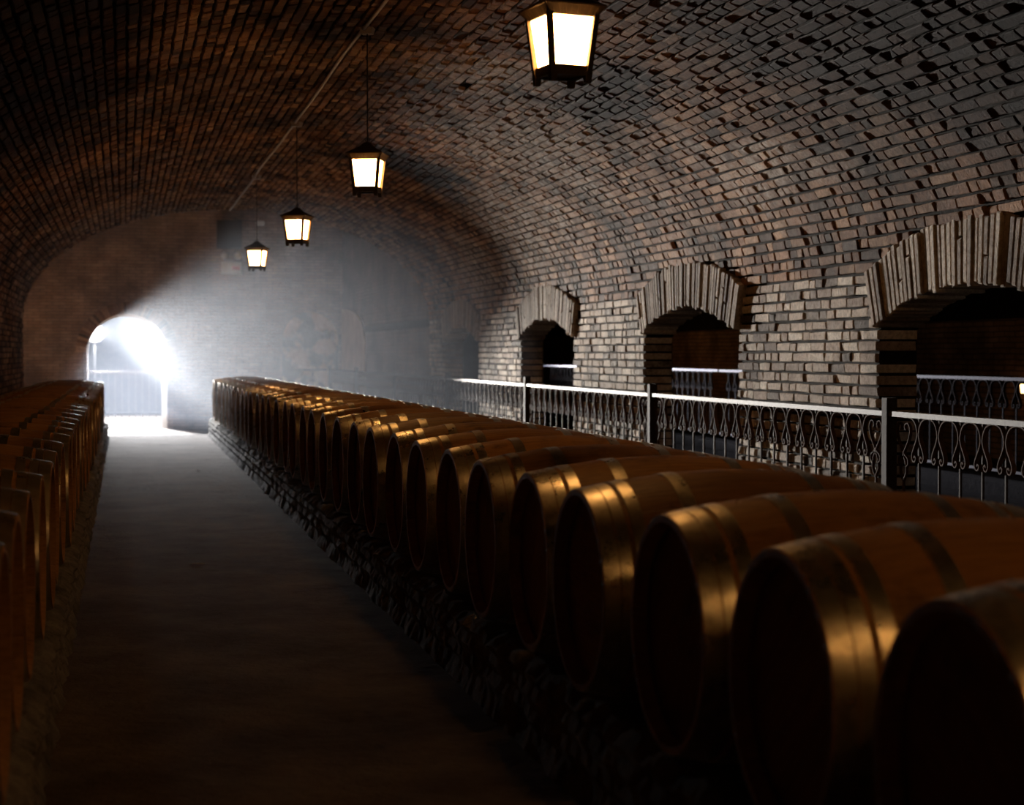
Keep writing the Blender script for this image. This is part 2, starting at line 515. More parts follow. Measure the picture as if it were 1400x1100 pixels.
for i in range(nc):
    u0 = TOT * i / nc; u1 = TOT * (i + 1) / nc
    zc = ell(theta((u0 + u1) / 2))[1]
    right = i < nc / 2
    lay(bk, vaultP, u0 + .0085, u1 - .0085, zc, 4.0, VY1, .006, arches=right and zc < 2.1, gap=.017, short=.7)
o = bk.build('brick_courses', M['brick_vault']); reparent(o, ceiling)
vs, fs = [], []
K = 72
ys = [-1.2, 4, 12, 20, VY1 - .01]
for y in ys:
    for i in range(K + 1):
        t = math.pi / 2 - math.pi * i / K
        x, zz = ell(t, -.020); vs.append((x, y, zz))
for j in range(len(ys) - 1):
    for i in range(K):
        a = j * (K + 1) + i
        fs.append((a, a + 1, a + K + 2, a + K + 1))
n0 = len(vs)                                     # outer skin and end rim give the vault its thickness
for y in (-1.2, VY1 - .01):
    for i in range(K + 1):
        t = math.pi / 2 - math.pi * i / K
        x, zz = ell(t, -.30); vs.append((x, y, zz))
for i in range(K):
    fs.append((n0 + i, n0 + K + 1 + i, n0 + K + 2 + i, n0 + i + 1))
    a = (len(ys) - 1) * (K + 1) + i
    fs.append((a, a + 1, n0 + K + 2 + i, n0 + K + 1 + i))
o = mk('mortar_bed', vs, fs, M['mortar'], None, True); reparent(o, ceiling)

# --- left wall, near wall ---------------------------------------------------
wall_left = empty('wall_left', (XL, VY1 / 2, 0)); tag(wall_left, kind='structure')
def wallL(u, v, d): return (XL + d, v, u)
bk = Bricks(); z = .0
while z < ZS - .01:
    lay(bk, wallL, z + .008, z + CH - .008, z, 6.0, VY1, .004, arches=False); z += CH
o = bk.build('brick_courses', M['brick_vault']); reparent(o, wall_left)
bm = MB(); bm.box(XL - .3, XL - .010, -1.2, VY1, 0, ZS)
o = bm.build('mortar_core', M['mortar']); reparent(o, wall_left)
bm = MB(); bm.box(XL - .3, XR + .3, -1.5, -1.2, 0, ZS + B + .3)
tag(bm.build('wall_near', M['back_brick']), kind='structure')

# --- floor ------------------------------------------------------------------
def grid(x0, x1, y0, y1, nx, ny, hf):
    vs = [(x0 + (x1 - x0) * i / nx, y0 + (y1 - y0) * j / ny, 0) for j in range(ny + 1) for i in range(nx + 1)]
    vs = [(x, y, hf(x, y)) for x, y, _ in vs]
    fs = [(j * (nx + 1) + i, j * (nx + 1) + i + 1, (j + 1) * (nx + 1) + i + 1, (j + 1) * (nx + 1) + i) for j in range(ny) for i in range(nx)]
    return vs, fs
def fh(x, y):
    n = noise.noise(Vector((x * 1.3, y * 1.1, 0))) * .006 + noise.noise(Vector((x * 5, y * 4, 3))) * .004 + noise.noise(Vector((x * 14, y * 12, 7))) * .0025
    return n - .004
vs, fs = grid(-.5, 1.6, -1.2, 28.5, 70, 700, fh)
floor = empty('floor', (0, 10, 0)); tag(floor, kind='structure')
o = mk('aisle_earth', vs, fs, M['floor'], None, True); reparent(o, floor)
bm = MB(); bm.box(XL - .3, -.45, -1.2, 28.5, -.4, 0); bm.box(1.5, XR + .3, -1.2, 28.5, -.4, 0); bm.box(-.5, 1.6, -1.2, 28.5, -.4, -.03)
bm.box(-2.9, XL - .3, VY1, 28.5, -.4, 0)
bm.box(XR + .3, 4.8, VY1, 28.5, -.4, 0)
bm.box(-2.9, 4.8, 28.5, 38.5, -.8, -.34)
bm.box(4.2, 4.8, 28.5, 38.5, -.8, 0)
o = bm.build('floor_slab', M['floor']); reparent(o, floor)
bm = MB(); bm.box(XR + WT, 11.0, -1.2, 48, -.2, 0)
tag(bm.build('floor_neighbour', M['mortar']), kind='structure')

# --- hall behind the vault ---------------------------------------------------
YB = 38.5
DX, DR, DZ = .065, .845, 1.34                     # door axis, arch radius, springing
bm = MB()
def wall_with_arch(bm, y, x0, x1, z0, z1, cx, r, zs, zb):
    bm.add([(x0, y, z0), (cx - r, y, z0), (cx - r, y, z1), (x0, y, z1)], [(0, 1, 2, 3)])
    bm.add([(cx + r, y, z0), (x1, y, z0), (x1, y, z1), (cx + r, y, z1)], [(0, 1, 2, 3)])
    if zb > z0: bm.add([(cx - r, y, z0), (cx + r, y, z0), (cx + r, y, zb), (cx - r, y, zb)], [(0, 1, 2, 3)])
    K = 32
    for k in range(K):
        a0, a1 = math.pi * (1 - k / K), math.pi * (1 - (k + 1) / K)
        p, q = (cx + r * math.cos(a0), zs + r * math.sin(a0)), (cx + r * math.cos(a1), zs + r * math.sin(a1))
        bm.add([(p[0], y, p[1]), (q[0], y, q[1]), (q[0], y, z1), (p[0], y, z1)], [(0, 1, 2, 3)])
wall_with_arch(bm, YB, -2.9, 4.8, -.4, 4.9, DX, DR, DZ, -.34)
wall_with_arch(bm, YB + .6, -2.9, 4.8, -.4, 4.9, DX - .05, DR - .05, DZ, -.34)
tag(bm.build('wall_back', M['back_brick']), kind='structure')
bm = MB()                                        # splayed reveal
path = [(DX - DR, -.34)] + [(DX + DR * math.cos(math.pi * (1 - k / 32)), DZ + DR * math.sin(math.pi * (1 - k / 32))) for k in range(33)] + [(DX + DR, -.34)]
r2 = DR - .05; D2 = DX - .05
path2 = [(D2 - r2, -.34)] + [(D2 + r2 * math.cos(math.pi * (1 - k / 32)), DZ + r2 * math.sin(math.pi * (1 - k / 32))) for k in range(33)] + [(D2 + r2, -.34)]
for i in range(len(path) - 1):
    bm.add([(path[i][0], YB, path[i][1]), (path[i + 1][0], YB, path[i + 1][1]), (path2[i + 1][0], YB + .6, path2[i + 1][1]), (path2[i][0], YB + .6, path2[i][1])], [(0, 1, 2, 3)])
tag(bm.build('trim_1', M['plaster']), kind='structure')
# brick arch of the door
bk = Bricks()
def dringP(u, v, d): return (DX + u * math.sin(v), YB - d, DZ + u * math.cos(v))
nb = 46
for k in range(nb):
    a0 = -math.pi / 2 + math.pi * (k + .1) / nb; a1 = -math.pi / 2 + math.pi * (k + .9) / nb
    bk.brick(dringP, DR, DR + .25, a0, a1, -.05, .02, jit=.002)
tag(bk.build('trim_2', M['brick_vault']), kind='structure')
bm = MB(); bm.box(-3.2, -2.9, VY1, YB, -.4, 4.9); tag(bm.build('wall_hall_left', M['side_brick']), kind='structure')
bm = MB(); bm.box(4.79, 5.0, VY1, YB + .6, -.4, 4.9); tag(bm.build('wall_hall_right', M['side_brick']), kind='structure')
bm = MB(); bm.box(-3.2, 5.0, VY1, YB + .6, 4.9, 5.1); tag(bm.build('ceiling_hall', M['back_brick']), kind='structure')
# end face of the vault looking into the hall
bm = MB()
K = 48
for k in range(K):
    a0, a1 = math.pi * (1 - k / K), math.pi * (1 - (k + 1) / K)
    p, q = (XC + (A + .25) * math.cos(a0), ZS + (B + .25) * math.sin(a0)), (XC + (A + .25) * math.cos(a1), ZS + (B + .25) * math.sin(a1))
    bm.add([(p[0], VY1, p[1]), (q[0], VY1, q[1]), (q[0], VY1, 5.0), (p[0], VY1, 5.0)], [(0, 1, 2, 3)])
bm.add([(-2.95, VY1, 0), (XL - .25, VY1, 0), (XL - .25, VY1, 5), (-2.95, VY1, 5)], [(0, 1, 2, 3)])
bm.add([(XR + .25, VY1, 0), (4.85, VY1, 0), (4.85, VY1, 5), (XR + .25, VY1, 5)], [(0, 1, 2, 3)])
tag(bm.build('wall_hall_front', M['back_brick']), kind='structure')
# plaster recesses at the far right corner
def arch_panel(name, mat, cx, hw, y, zb, zs, thick, cut=None):
    bm = MB(); K = 20
    pts = [(cx - hw, zb)] + [(cx + hw * math.cos(math.pi * (1 - k / K)), zs + hw * math.sin(math.pi * (1 - k / K))) for k in range(K + 1)] + [(cx + hw, zb)]
    n = len(pts)
    vs = [(x, y - thick, z) for x, z in pts] + [(x, y, z) for x, z in pts]
    fs = [tuple(range(n))[::-1]] + [(i, (i + 1) % n, n + (i + 1) % n, n + i) for i in range(n)]
    return mk(name, vs, fs, mat)
p = arch_panel('plaster_panel', M['blotch'], 4.06, .62, YB, .0, 1.62, .04)
tag(p, 'blotchy peeling plaster in a walled-up arch on the far wall', 'plaster')
bm = MB()
K = 14
ya, yb2 = 34.7, 38.4
top = [(yb2 - (yb2 - ya) * k / K, 1.55 + .75 * math.sqrt(max(0, 1 - (k / K) ** 2.2))) for k in range(K + 1)]
n = len(top)
vsx = [(4.79, y, z) for y, z in top] + [(4.75, y, z) for y, z in top] + [(4.79, ya, -.34), (4.79, yb2, -.34), (4.75, ya, -.34), (4.75, yb2, -.34)]
fsx = [tuple([n + i for i in range(n)] + [2 * n + 2, 2 * n + 3])] + [(i, i + 1, n + i + 1, n + i) for i in range(n - 1)] + [(n - 1, 2 * n, 2 * n + 2, 2 * n - 1)]
p = mk('plaster_panel', vsx, fsx, M['plaster'])
tag(p, 'plain pale brown plaster on the side wall beside the far corner', 'plaster')

# passage behind the door
bm = MB()
bm.box(-1.9, -1.7, YB + .6, 49.5, -.4, 4.5); bm.box(2.1, 2.3, YB + .6, 49.5, -.4, 4.5)
bm.box(-1.9, 2.3, 49.3, 49.5, -.4, 4.5); bm.box(-1.9, 2.3, YB + .6, 49.5, 4.5, 4.7)
tag(bm.build('wall_passage', M['mortar']), kind='structure')
bm = MB(); bm.box(-1.9, 2.3, YB, 49.5, -.8, -.34); tag(bm.build('floor_passage', M['mortar']), kind='structure')

# neighbouring cellar seen through the arches
bm = MB(); bm.box(10.7, 10.9, -1.2, 48, 0, 1.75); tag(bm.build('wall_neighbour', M['shade_brick']), kind='structure')
vs, fs = [], []
for y in (-1.2, 48):
    for i in range(41):
        t = math.pi / 2 - math.pi * i / 40
        vs.append((7.75 + 2.97 * math.sin(t), y, 1.75 + 1.6 * math.cos(t)))
for i in range(40): fs.append((i, i + 1, 42 + i, 41 + i))
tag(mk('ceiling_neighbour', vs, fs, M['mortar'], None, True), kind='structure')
bm = MB(); bm.box(5.0, 10.8, 47.8, 48, 0, 3.5); bm.box(4.8, 10.8, -1.4, -1.2, 0, 3.5)
bm.box(5.0, 5.05, VY1, 48, 0, 1.8)
tag(bm.build('wall_neighbour_end', M['mortar']), kind='structure')

# ------------------------------------------------------------------ plinths
def plinth(name, x0, x1, y0, y1, h, edge, label):
    """ragged low masonry kerb; edge=-1: aisle side is x0, +1: aisle side is x1"""
    ny = int((y1 - y0) / .035)
    prof = []                                     # (across, z) from the floor at the aisle side to the top, inwards
    for k in range(9): prof.append((0, h * k / 8))
    for k in range(1, 6): prof.append((k * .05, h))
    w = x1 - x0
    prof += [(w, h), (w, 0)]
    vs, fs = [], []
    for j in range(ny + 1):
        y = y0 + (y1 - y0) * j / ny
        for i, (a, z) in enumerate(prof):
            x = (x0 + a) if edge < 0 else (x1 - a)
            if i < 14:
                q = Vector((a * 2 + edge * 9, y * 3.2, z * 9))
                dn = noise.noise(q) * .02 + noise.noise(q * 3.1) * .009
                course = (.014 if (z / (h / 4)) % 1 < .3 and 0 < z < h else 0)
                brick = (.010 if (y / .24 + (int(z / (h / 4)) % 2) * .5) % 1 < .12 else 0)
                inw = dn + course + brick
                if i == 8: inw += .02 + abs(noise.noise(Vector((3, y * 7, 1)))) * .04
                x += (inw if edge < 0 else -inw)
                if i >= 7: z += noise.noise(Vector((a * 7, y * 6, 5))) * .018 - (.02 if i == 8 else .01) * (1 + noise.noise(Vector((0, y * 9, 2))))
                if i == 0: z = -.02; x += (-.02 - .02 * noise.noise(Vector((1, y * 4, 9)))) * (1 if edge < 0 else -1)
            vs.append((x, y, z))
    n = len(prof)
    for j in range(ny):
        for i in range(n - 1):
            fs.append((j * n + i, j * n + i + 1, (j + 1) * n + i + 1, (j + 1) * n + i))
    fs.append(tuple(range(n))); fs.append(tuple(ny * n + i for i in range(n))[::-1])
    o = mk(name, vs, fs, M['plinth'])
    return tag(o, label, 'plinth')
PH = .29
plinth('masonry_plinth', 1.31, 2.30, .9, 28.0, PH - .002, -1, 'long low crumbling masonry plinth carrying the right row of barrels')
plinth('masonry_plinth', -1.35, -.25, .9, 27.6, .25, 1, 'dark low masonry plinth under the left row of barrels')

# ------------------------------------------------------------------ barrels
LB, RE, RM = .95, .290, .3445
def brad(u):
    q = (u - LB / 2) / (LB / 2)
    return RM - (RM - RE) * abs(q) ** 1.9
def lathe(prof, n=56):
    """profile (x, r) turned about X"""
    vs, fs = [], []
    for x, r in prof:
        for k in range(n):
            t = 2 * math.pi * k / n
            vs.append((x, r * math.cos(t), r * math.sin(t)))
    for i in range(len(prof) - 1):
        for k in range(n):
            k2 = (k + 1) % n
            fs.append((i * n + k, (i + 1) * n + k, (i + 1) * n + k2, i * n + k2))
    return vs, fs
def smooth_angle(o, a=35):
    me = o.data
    me.polygons.foreach_set('use_smooth', [True] * len(me.polygons))
    me.set_sharp_from_angle(angle=R(a))
def make_barrel():
    root = empty('wine_barrel')
    c = -LB / 2
    prof = [(c + .035, RE - .028), (c, RE - .016), (c, RE - .001)] + [(c + LB * k / 20, brad(LB * k / 20)) for k in range(21)] + [(-c, RE - .001), (-c, RE - .016), (-c - .035, RE - .028)]
    prof[3] = (c + .004, RE); prof[-4] = (-c - .004, RE)
    vs, fs = lathe(prof)
    b = mk('staves', vs, fs, M['oak'], root); smooth_angle(b, 30)
    for s in (-1, 1):
        vs, fs = lathe([(0, .0001), (0, RE - .02), (.018 * 1, RE - .02)], 56)
        vs = [(s * (x + LB / 2 - .045), y, z) for x, y, z in vs]
        vs += []
        h = mk('barrel_head', vs, fs, M['oak_head'], root)
    for s in (-1, 1):
        for (a0, a1) in ((.003, .047), (.050, .083), (.098, .134), (.250, .292)):
            p = [(a0, brad(a0) - .002), (a0, brad(a0) + .0025), ((a0 + a1) / 2, brad((a0 + a1) / 2) + .0027), (a1, brad(a1) + .0025), (a1, brad(a1) - .002)]
            vs, fs = lathe([(s * (LB / 2 - a), r) for a, r in p], 56)
            h = mk('hoop', vs, fs, M['hoop'], root); smooth_angle(h, 30)
    for ch in root.children:
        ch.location = (0, 0, RM)
    return root
proto = make_barrel()
ORD = ['first', 'second', 'third', 'fourth', 'fifth', 'sixth', 'seventh', 'eighth', 'ninth', 'tenth', 'eleventh', 'twelfth', 'thirteenth', 'fourteenth', 'fifteenth', 'sixteenth', 'seventeenth', 'eighteenth', 'nineteenth', 'twentieth', 'twenty-first', 'twenty-second', 'twenty-third', 'twenty-fourth', 'twenty-fifth', 'twenty-sixth', 'twenty-seventh', 'twenty-eighth', 'twenty-ninth', 'thirtieth', 'thirty-first', 'thirty-second', 'thirty-third', 'thirty-fourth', 'thirty-fifth']
ys = [2.51, 3.257, 4.0, 4.81, 5.505, 6.21, 6.935, 7.64, 8.385]
while len(ys) < 33: ys.append(ys[-1] + .737)
used = False
def put_barrel(x, y, z, rx, label, group):
    global used
    o = copy_tree(proto) if used else proto
    used = True
    o.location = (x, y, z)
    o.rotation_euler = (0, 0, random.uniform(-.012, .012))
    for ch in o.children:
        ch.rotation_euler = (rx, 0, 0)
    tag(o, label, 'barrel', group)
    return o
for i, y in enumerate(ys):
    rel = 'at the near end of the right row' if i == 0 else ('last by the bright doorway end of the right row' if i == len(ys) - 1 else '%s from the near end of the right row' % ORD[i])
    put_barrel(1.285 + LB / 2 + (random.uniform(-.012, .012) if i > 2 else 0), y, PH, random.uniform(0, 6.28), 'hooped oak barrel on its side, ' + rel, 'barrels lying in the right row')
yl = [4.03 + .755 * k for k in range(30)]
for i, y in enumerate(yl):
    rel = 'at the near end of the left row' if i == 0 else ('last by the doorway, end of the left row' if i == len(yl) - 1 else '%s from the near end of the left row' % ORD[i])
    put_barrel(-.283 - LB / 2 + random.uniform(-.015, .015), y, .252, random.uniform(0, 6.28), 'dark hooped oak barrel on its side, ' + rel, 'barrels lying in the left row')

# ------------------------------------------------------------------ railings
RAILZ = .978
def lyre_pts(sg):
    p = [(.125, 0), (.085, -.004), (.045, -.022), (.02, -.055), (.010, -.092), (.022, -.13), (.050, -.172), (.070, -.205), (.072, -.232), (.055, -.252), (.033, -.248), (.026, -.230), (.040, -.220), (.050, -.232)]
    return [(sg * a, b) for a, b in p]
def flat2(pts): return [(v[0], v[1]) for v in spline([(a, b, 0) for a, b in pts], 4)]
TOPU = RAILZ - .03
sm = MB()
for s in (-1, 1): sm.strap([(a, TOPU + b) for a, b in flat2(lyre_pts(s))], .026, .008)
sm.box(-.010, .010, -.014, .014, TOPU - .102, TOPU - .082)
SCROLL = sm
bmB = MB(); bmB.box(-.0065, .0065, -.0065, .0065, .10, TOPU)
em = MB()                                        # heart shaped end scroll
for s in (-1, 1):
    em.strap([(s * a, TOPU + b) for a, b in flat2([(.035, -.075), (.02, -.06), (.03, -.04), (.06, -.035), (.085, -.06), (.085, -.1), (.055, -.15), (.02, -.19), (.006, -.215)])], .018, .006)
    em.strap([(s * a, TOPU + b) for a, b in flat2([(.006, -.205), (.03, -.225), (.06, -.24), (.065, -.27), (.045, -.285), (.03, -.27)])], .018, .006)
    em.strap([(s * a, TOPU + b) for a, b in flat2([(.01, -.23), (.035, -.27), (.04, -.32), (.02, -.35), (.004, -.37)])], .018, .006)
em.box(-.010, .010, -.012, .012, TOPU - .225, TOPU - .200)
em.beam((0, 0, TOPU - .36), (0, 0, .10), .013)
meshes = {}
def inst(key, name, mb, mat, parent, loc):
    if key not in meshes:
        o = mb.build(name, mat, parent); meshes[key] = o.data
    else:
        o = bpy.data.objects.new(name, meshes[key]); col.objects.link(o); o.parent = parent
    o.location = loc
    return o
def railing(x, y0, y1, label, group, zoff=0, post_start=True, post_end=False, ends=True, rz=0, base=None):
    """section running along local +Y from y0 to y1"""
    L = y1 - y0
    root = empty('iron_railing', (x, y0, zoff), rz)
    tag(root, label, 'railing', group)
    b = MB(); b.box(-.026, .026, .03, L - .03, RAILZ - .03, RAILZ); b.build('top_rail', M['iron'], root)
    b = MB(); b.box(-.016, .016, .03, L - .03, .085, .11); b.build('bottom_rail', M['iron'], root)
    if post_start:
        b = MB(); b.box(-.034, .034, -.034, .034, 0, 1.056); b.build('post', M['iron_dull'], root)
    if post_end:
        b = MB(); b.box(-.034, .034, L - .034, L + .034, 0, 1.056); b.build('post', M['iron_dull'], root)
    n = int((L - .6) / .25)
    e = (L - n * .25) / 2
    for k in range(n + 1):
        y = e + .25 * k
        inst('bal', 'baluster', bmB, M['iron_dull'], root, (0, y, 0))
        inst('scr', 'scroll', SCROLL, M['rust'], root, (0, y, 0))
    if ends:
        for y in (e * .5 - .0, L - e * .5):
            inst('end', 'end_scroll', em, M['rust'], root, (0, y, 0))
    return root
PY = [4.7, 9.50, 14.22, 18.95, 23.85, 28.7, 33.6, 38.1]
XF = 4.45
RL = ['nearest ornate iron railing section, in front of the largest wall arch',
      'second ornate iron railing section, in front of the broad pale pier and middle arch',
      'third iron railing section, between the middle arch and the smaller arch',
      'fourth iron railing section, crossing the smallest clear wall arch',
      'fifth iron railing section, just past the pale brick pier end',
      'sixth iron railing section, against the dark hazy end hall',
      'seventh iron railing section, pale and short against the haze']
for i in range(len(PY) - 1):
    railing(XF, PY[i], PY[i + 1], RL[i], 'railing sections along the right wall', post_start=True, post_end=(i == len(PY) - 2))
railing(XF - .04, 38.1, 38.1 + .93, 'short iron railing return at the far corner, turned across the hall', None, post_start=False, ends=False, rz=R(90))
NY = [7.6, 12.6, 17.6, 22.6, 27.6, 32.6, 37.6]
for i in range(6):
    if i in (0, 5): pass
    lab = ['railing in the next cellar, seen at the right edge through the largest arch', 'railing in the next cellar, further part seen through the largest arch', 'railing in the next cellar, hidden partly behind the widest brick pier',
           'railing in the next cellar, seen through the middle arch', 'railing in the next cellar, seen between middle and smallest arch', 'railing in the next cellar, seen through the smallest clear arch'][i]
    railing(8.05, NY[i], NY[i + 1], lab, 'railing sections in the next cellar', zoff=.12, post_start=(i in (0,)), ends=False)
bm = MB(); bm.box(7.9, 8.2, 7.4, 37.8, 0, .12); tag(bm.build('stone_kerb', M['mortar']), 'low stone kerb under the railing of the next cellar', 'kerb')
# railing beyond the door
root = empty('passage_railing', (-1.5, 41.0, -.34)); tag(root, 'hazy railing crossing the passage beyond the bright doorway', 'railing')
b = MB(); b.box(0, 3.4, -.03, .03, 1.2, 1.25); b.build('top_rail', M['iron'], root)
for k in range(22):
    b = MB(); xx = .05 + k * .155; b.box(xx - .008, xx + .008, -.008, .008, 0, 1.2); b.build('baluster', M['iron'], root)

# ------------------------------------------------------------------ lanterns
def make_lantern():
    root = empty('hanging_lantern')
    zt, zb, at, ab = .073, -.100, .092, .071
    f = MB()
    for sx in (-1, 1):
        for sy in (-1, 1):
            f.beam((sx * ab, sy * ab, zb - .028), (sx * at, sy * at, zt + .008), .020)
    for s in (-1, 1):
        f.beam((-ab, s * ab, zb - .018), (ab, s * ab, zb - .018), .014, .036)
        f.beam((s * ab, -ab, zb - .018), (s * ab, ab, zb - .018), .014, .036)
        f.beam((-at, s * at, zt + .008), (at, s * at, zt + .008), .010, .018)
        f.beam((s * at, -at, zt + .008), (s * at, at, zt + .008), .010, .018)
    f.build('frame', M['lantern'], root)
    fl = MB(); fl.box(-ab, ab, -ab, ab, zb - .026, zb - .018); fl.build('base_plate', M['lantern'], root)
    for k in range(4):
        a = R(90 * k)
        ca, sa = math.cos(a), math.sin(a)
        rot = lambda x, y, z: (x * ca - y * sa, x * sa + y * ca, z)
        t2, b2 = at - .004, ab - .004
        w1, w0 = t2 - .006, b2 - .006
        vs = [rot(-w0, -b2, zb - .002), rot(w0, -b2, zb - .002), rot(w1, -t2, zt), rot(-w1, -t2, zt)]
        vs += [rot(-w0, -b2 + .004, zb - .002), rot(w0, -b2 + .004, zb - .002), rot(w1, -t2 + .004, zt), rot(-w1, -t2 + .004, zt)]
        mk('glass_pane', vs, [(0, 1, 2, 3), (4, 7, 6, 5), (0, 4, 5, 1), (1, 5, 6, 2), (2, 6, 7, 3), (3, 7, 4, 0)], M['glow'], root)
        # scalloped skirt under the eave
        n = 9; vs = []; fs = []
        for i in range(n * 4 + 1):
            q = i / (n * 4); u = 2 * q - 1
            dz = .006 * abs(math.sin(q * n * math.pi))
            vs += [rot(u * .119, -.119, zt + .034), rot(u * (at + .006), -at - .006, zt + .004 - dz)]
        for i in range(n * 4): fs.append((2 * i, 2 * i + 2, 2 * i + 3, 2 * i + 1))
        nn = len(vs)
        vs += [(Vector(v) * 1).to_tuple() for v in [Vector(v) + Vector(rot(0, .002, 0)) for v in vs]]
        fs += [tuple(i + nn for i in reversed(q)) for q in fs]
        mk('eave_skirt', vs, fs, M['lantern'], root)
    r = MB()
    r.frus(.120, zt + .032, .123, zt + .039); r.frus(.120, zt + .039, .045, zt + .085); r.frus(.045, zt + .085, .018, zt + .115)
    r.build('roof', M['lantern'], root)
    for sx in (-1, 1):
        for sy in (-1, 1):
            g = MB(); g.frus(.010, zb - .062, .014, zb - .024, sx * (ab - .002), sy * (ab - .002)); g.build('foot', M['lantern'], root)
    return root
lan = make_lantern()
LA = [(1.55, 6.05, 2.452, 10.6), (1.55, 11.14, 2.50, -19.9), (1.55, 15.8, 2.462, -26.9), (1.55, 20.68, 2.464, -24.2), (-2.32, 36.2, 1.9, 12), (1.55, 1.2, 2.465, 8), (1.0, 33.5, 4.4, 15), (7.75, 16.0, 2.465, 20), (7.75, 31.0, 2.465, 35)]  # hall and next-cellar lanterns are unseen, added to light those walls
LL = ['largest lit iron lantern, hanging nearest at the top edge', 'lit iron lantern, second from the camera, above the barrels', 'lit iron lantern, third from the camera, with visible peaked roof',
      'smallest lit iron lantern, hanging farthest, near the white emergency unit', 'added unseen lantern lighting the end hall, left of the vault mouth', 'lit iron lantern above the near end of the right barrel row', 'added unseen lantern high in the end hall, lighting its back wall', 'added unseen lantern lighting the next cellar, behind the widest arch', 'added unseen lantern deep in the next cellar, behind the smallest arch']
CROWN = ZS + B
for i, (x, y, z, a) in enumerate(LA):
    o = lan if i == 0 else copy_tree(lan)
    o.location = (x, y, z); o.rotation_euler = (0, 0, R(a))
    tag(o, LL[i], 'lantern', 'lanterns hanging along the vault crown' if i in (0, 1, 2, 3, 5) else None)
    zt = (4.9 if i in (4, 6) else 3.33 if i > 6 else CROWN - .012) - z
    c = MB(); c.tube([(0, 0, .19), (0, 0, zt)], .0045, 6)
    ring = [(.014 * math.cos(t), 0, .205 + .014 * math.sin(t)) for t in [k * math.pi / 6 for k in range(13)]]
    c.tube(ring, .003, 5)
    c.build('hanging_rod', M['lantern'], o)
    c = MB(); c.frus(.035, zt - .04, .045, zt, 0, 0); c.build('ceiling_box', M['cable'], o)
# conduit along the crown
c = MB()
pts = [(1.525 + .006 * math.sin(y * .9), y, CROWN - .025 + .006 * math.sin(y * 1.7)) for y in [4 + .5 * k for k in range(44)]]
c.tube(pts, .012, 8)
o = c.build('ceiling_conduit', M['cable'], None, True); tag(o, 'thin pale electrical conduit running along the crown of the vault', 'conduit')

spot('next_cellar_fill', (5.9, 46.5, 1.0), (8.5, 12, 2.1), 60000, (.9, .88, 1.0), 9, .6, .2)  # unseen spot added to brighten the railing of the next cellar
# small wall lantern in the next cellar
root = empty('wall_lantern', (10.62, 18.9, .90)); tag(root, 'small glowing lantern low on the wall of the next cellar', 'lantern')
b = MB(); b.frus(.035, -.06, .045, .05); b.build('glass_pane', M['glow2'], root)
b = MB(); b.frus(.06, .05, .01, .09); b.frus(.045, -.075, .045, -.06); b.beam((0, 0, .0), (.09, 0, .0), .015); b.build('frame', M['lantern'], root)

# ------------------------------------------------------------------ far wall fittings
root = empty('equipment_box', (2.27, YB, 3.94)); tag(root, 'dark rectangular box fixed high on the far wall', 'box')
b = MB(); b.box(-.27, .27, -.22, 0, -.30, .30); b.build('casing', M['black'], root)
b = MB()
for k in range(7): b.box(-.22, .22, -.232, -.22, -.24 + k * .075, -.21 + k * .075)
b.build('front_grille', M['black'], root)
root = empty('emergency_light', (2.32, YB, 3.205)); tag(root, 'white emergency light unit with two round lamp heads and red marking', 'emergency light')
b = MB(); b.box(-.22, .22, -.09, 0, -.135, .135); b.build('casing', M['white'], root)
for s in (-1, 1):
    b = MB()
    pr = [(-.15, .06), (-.13, .085), (-.03, .05), (0, .02)]
    vs, fs = [], []
    for yy, rr in pr:
        for k in range(20):
            t = 2 * math.pi * k / 20; vs.append((s * .145 + rr * math.cos(t), yy, .27 + rr * math.sin(t)))
    for i in range(3):
        for k in range(20): fs.append((i * 20 + k, i * 20 + (k + 1) % 20, (i + 1) * 20 + (k + 1) % 20, (i + 1) * 20 + k))
    fs.append(tuple(range(20))[::-1])
    h = mk('lamp_head', vs, fs, M['white'], root, True)
    b.beam((s * .145, -.04, .13), (s * .145, -.04, .25), .025); b.build('bracket', M['black'], root)
b = MB(); b.box(.02, .19, -.094, -.09, -.045, .045); h = b.build('marking', M['red'], root); h['label'] = 'red lettered patch'
root = empty('junction_box', (2.96, YB, 4.2)); tag(root, 'small white junction box high on the far wall', 'junction box')
b = MB(); b.box(-.085, .085, -.08, 0, -.05, .05); b.build('casing', M['white'], root)
b = MB(); b.tube([(-.08, -.01, .04), (-.45, -.01, .07), (-.6, -.02, .1)], .012, 6); b.build('cable', M['black'], root)

# bits on the aisle floor
cs = [(.80, 19.6), (.436, 10.9)]
for i, (x, y) in enumerate(cs):
    b = MB()
    pts = [(random.uniform(-.03, .03), random.uniform(-.03, .03), 0) for _ in range(4)]
    a = random.uniform(0, 3)
    pts = [(math.cos(a) * t * .05 + random.uniform(-.01, .01), math.sin(a) * t * .05 + random.uniform(-.01, .01), .004 + .003 * (1 - t * t)) for t in (-1, -.5, 0, .5, 1)]
    b.tube(pts, [.002, .004, .005, .004, .002], 6)
    o = b.build('mortar_chip', M['white']); o.location = (x, y, 0)
    tag(o, 'small pale chip lying on the earth floor of the aisle', 'chip', 'pale chips on the aisle floor')

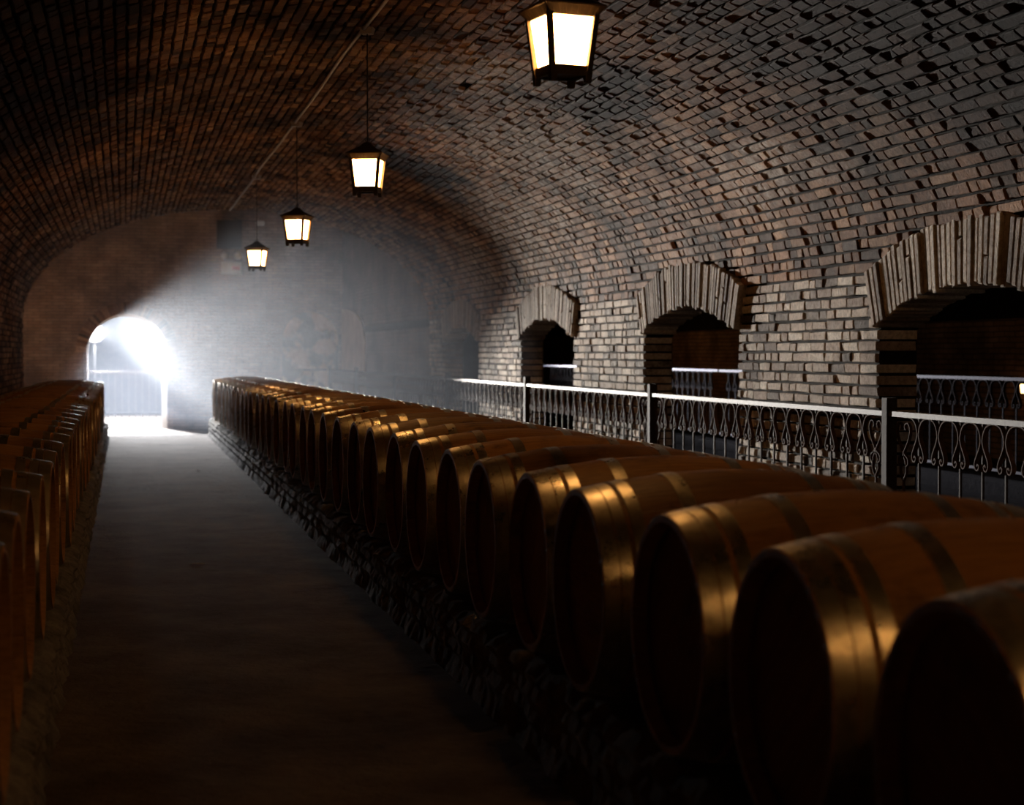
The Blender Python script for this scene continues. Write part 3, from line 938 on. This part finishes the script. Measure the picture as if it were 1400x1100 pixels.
# ------------------------------------------------------------------ haze and daylight
hz = bpy.data.materials.new('cellar_haze'); hz.use_nodes = True
nt = hz.node_tree
for n in list(nt.nodes): nt.nodes.remove(n)
out = nt.nodes.new('ShaderNodeOutputMaterial'); vsn = nt.nodes.new('ShaderNodeVolumeScatter')
vsn.inputs['Color'].default_value = (.76, .85, 1, 1); vsn.inputs['Density'].default_value = .0072; vsn.inputs['Anisotropy'].default_value = .35
nt.links.new(vsn.outputs[0], out.inputs['Volume'])
b = MB(); b.box(-1.68, 2.08, YB + .62, 49.2, -.33, 4.4)
hz2 = hz.copy(); hz2.name = 'passage_haze'
for n in hz2.node_tree.nodes:
    if n.type == 'VOLUME_SCATTER': n.inputs['Density'].default_value = .0004
o = b.build('passage_haze', hz2); tag(o, 'denser bright haze filling the passage beyond the arched doorway', 'haze', kind='stuff')
b = MB(); b.box(-2.88, 4.78, 19.0, YB + .60, .0, 4.88)
o = b.build('dust_haze', hz); tag(o, 'thin bluish dusty haze lit by the doorway at the far end', 'haze', kind='stuff')

SX, SY, SZ = -.75, 46.0, EYE + .53
spot('doorway_light', (SX, SY, SZ), (SX + math.tan(R(14)) * 30, SY - 30, SZ + .6), 118000, (1.0, .95, .89), 21, .4, .12)
L = bpy.data.lights.new('flood_glow', 'POINT'); L.energy = 800; L.color = (.9, .95, 1.0); L.shadow_soft_size = .1
lo = bpy.data.objects.new('flood_glow', L); lo.location = (SX, SY, SZ); col.objects.link(lo)
# unseen area light high in the passage, added to light the far floor
L = bpy.data.lights.new('passage_area_light', 'AREA'); L.energy = 21000; L.color = (.95, .96, 1.0)
L.shape = 'RECTANGLE'; L.size = 1.2; L.size_y = 1.15
lo = bpy.data.objects.new('passage_area_light', L); lo.location = (-.6, 46.5, 3.17); col.objects.link(lo)
lo.rotation_euler = (Vector((.5, 30, 0)) - Vector((-.6, 46.5, 3.17))).to_track_quat('-Z', 'Y').to_euler()
root = empty('flood_light', (SX, SY + .2, SZ)); tag(root, 'round floodlight shining out through the doorway', 'floodlight')
b = MB(); b.tube([(0, .0, 0), (0, .12, 0), (0, .2, 0)], [.24, .2, .08], 24); b.build('housing', M['black'], root)
b = MB(); b.beam((0, .1, -.1), (0, .1, -2.16), .05); b.build('stand', M['black'], root)

# ------------------------------------------------------------------ camera, world, view
F = 2350.0
cam = bpy.data.cameras.new('camera'); cam.sensor_width = 36; cam.lens = F * 36 / 1400
co = bpy.data.objects.new('camera', cam); col.objects.link(co); sc.camera = co
co.location = (0, 0, EYE)
co.rotation_euler = (R(90) - math.atan(67 / F), 0, -math.atan(530 / F))
cam.dof.use_dof = True; cam.dof.focus_distance = 9.0; cam.dof.aperture_fstop = 3.2
cam.clip_end = 200
w = bpy.data.worlds.new('world'); sc.world = w; w.use_nodes = True
w.node_tree.nodes['Background'].inputs[0].default_value = (.01, .008, .007, 1); w.node_tree.nodes['Background'].inputs[1].default_value = 0.2
sc.view_settings.view_transform = 'Standard'; sc.view_settings.look = 'None'
sc.view_settings.gamma = 1; sc.view_settings.use_curve_mapping = False
sc.view_settings.exposure = 0.0
sc.cycles.use_denoising = True
sc.cycles.max_bounces = 6; sc.cycles.diffuse_bounces = 3; sc.cycles.volume_bounces = 1
sc.cycles.sample_clamp_indirect = 4.0
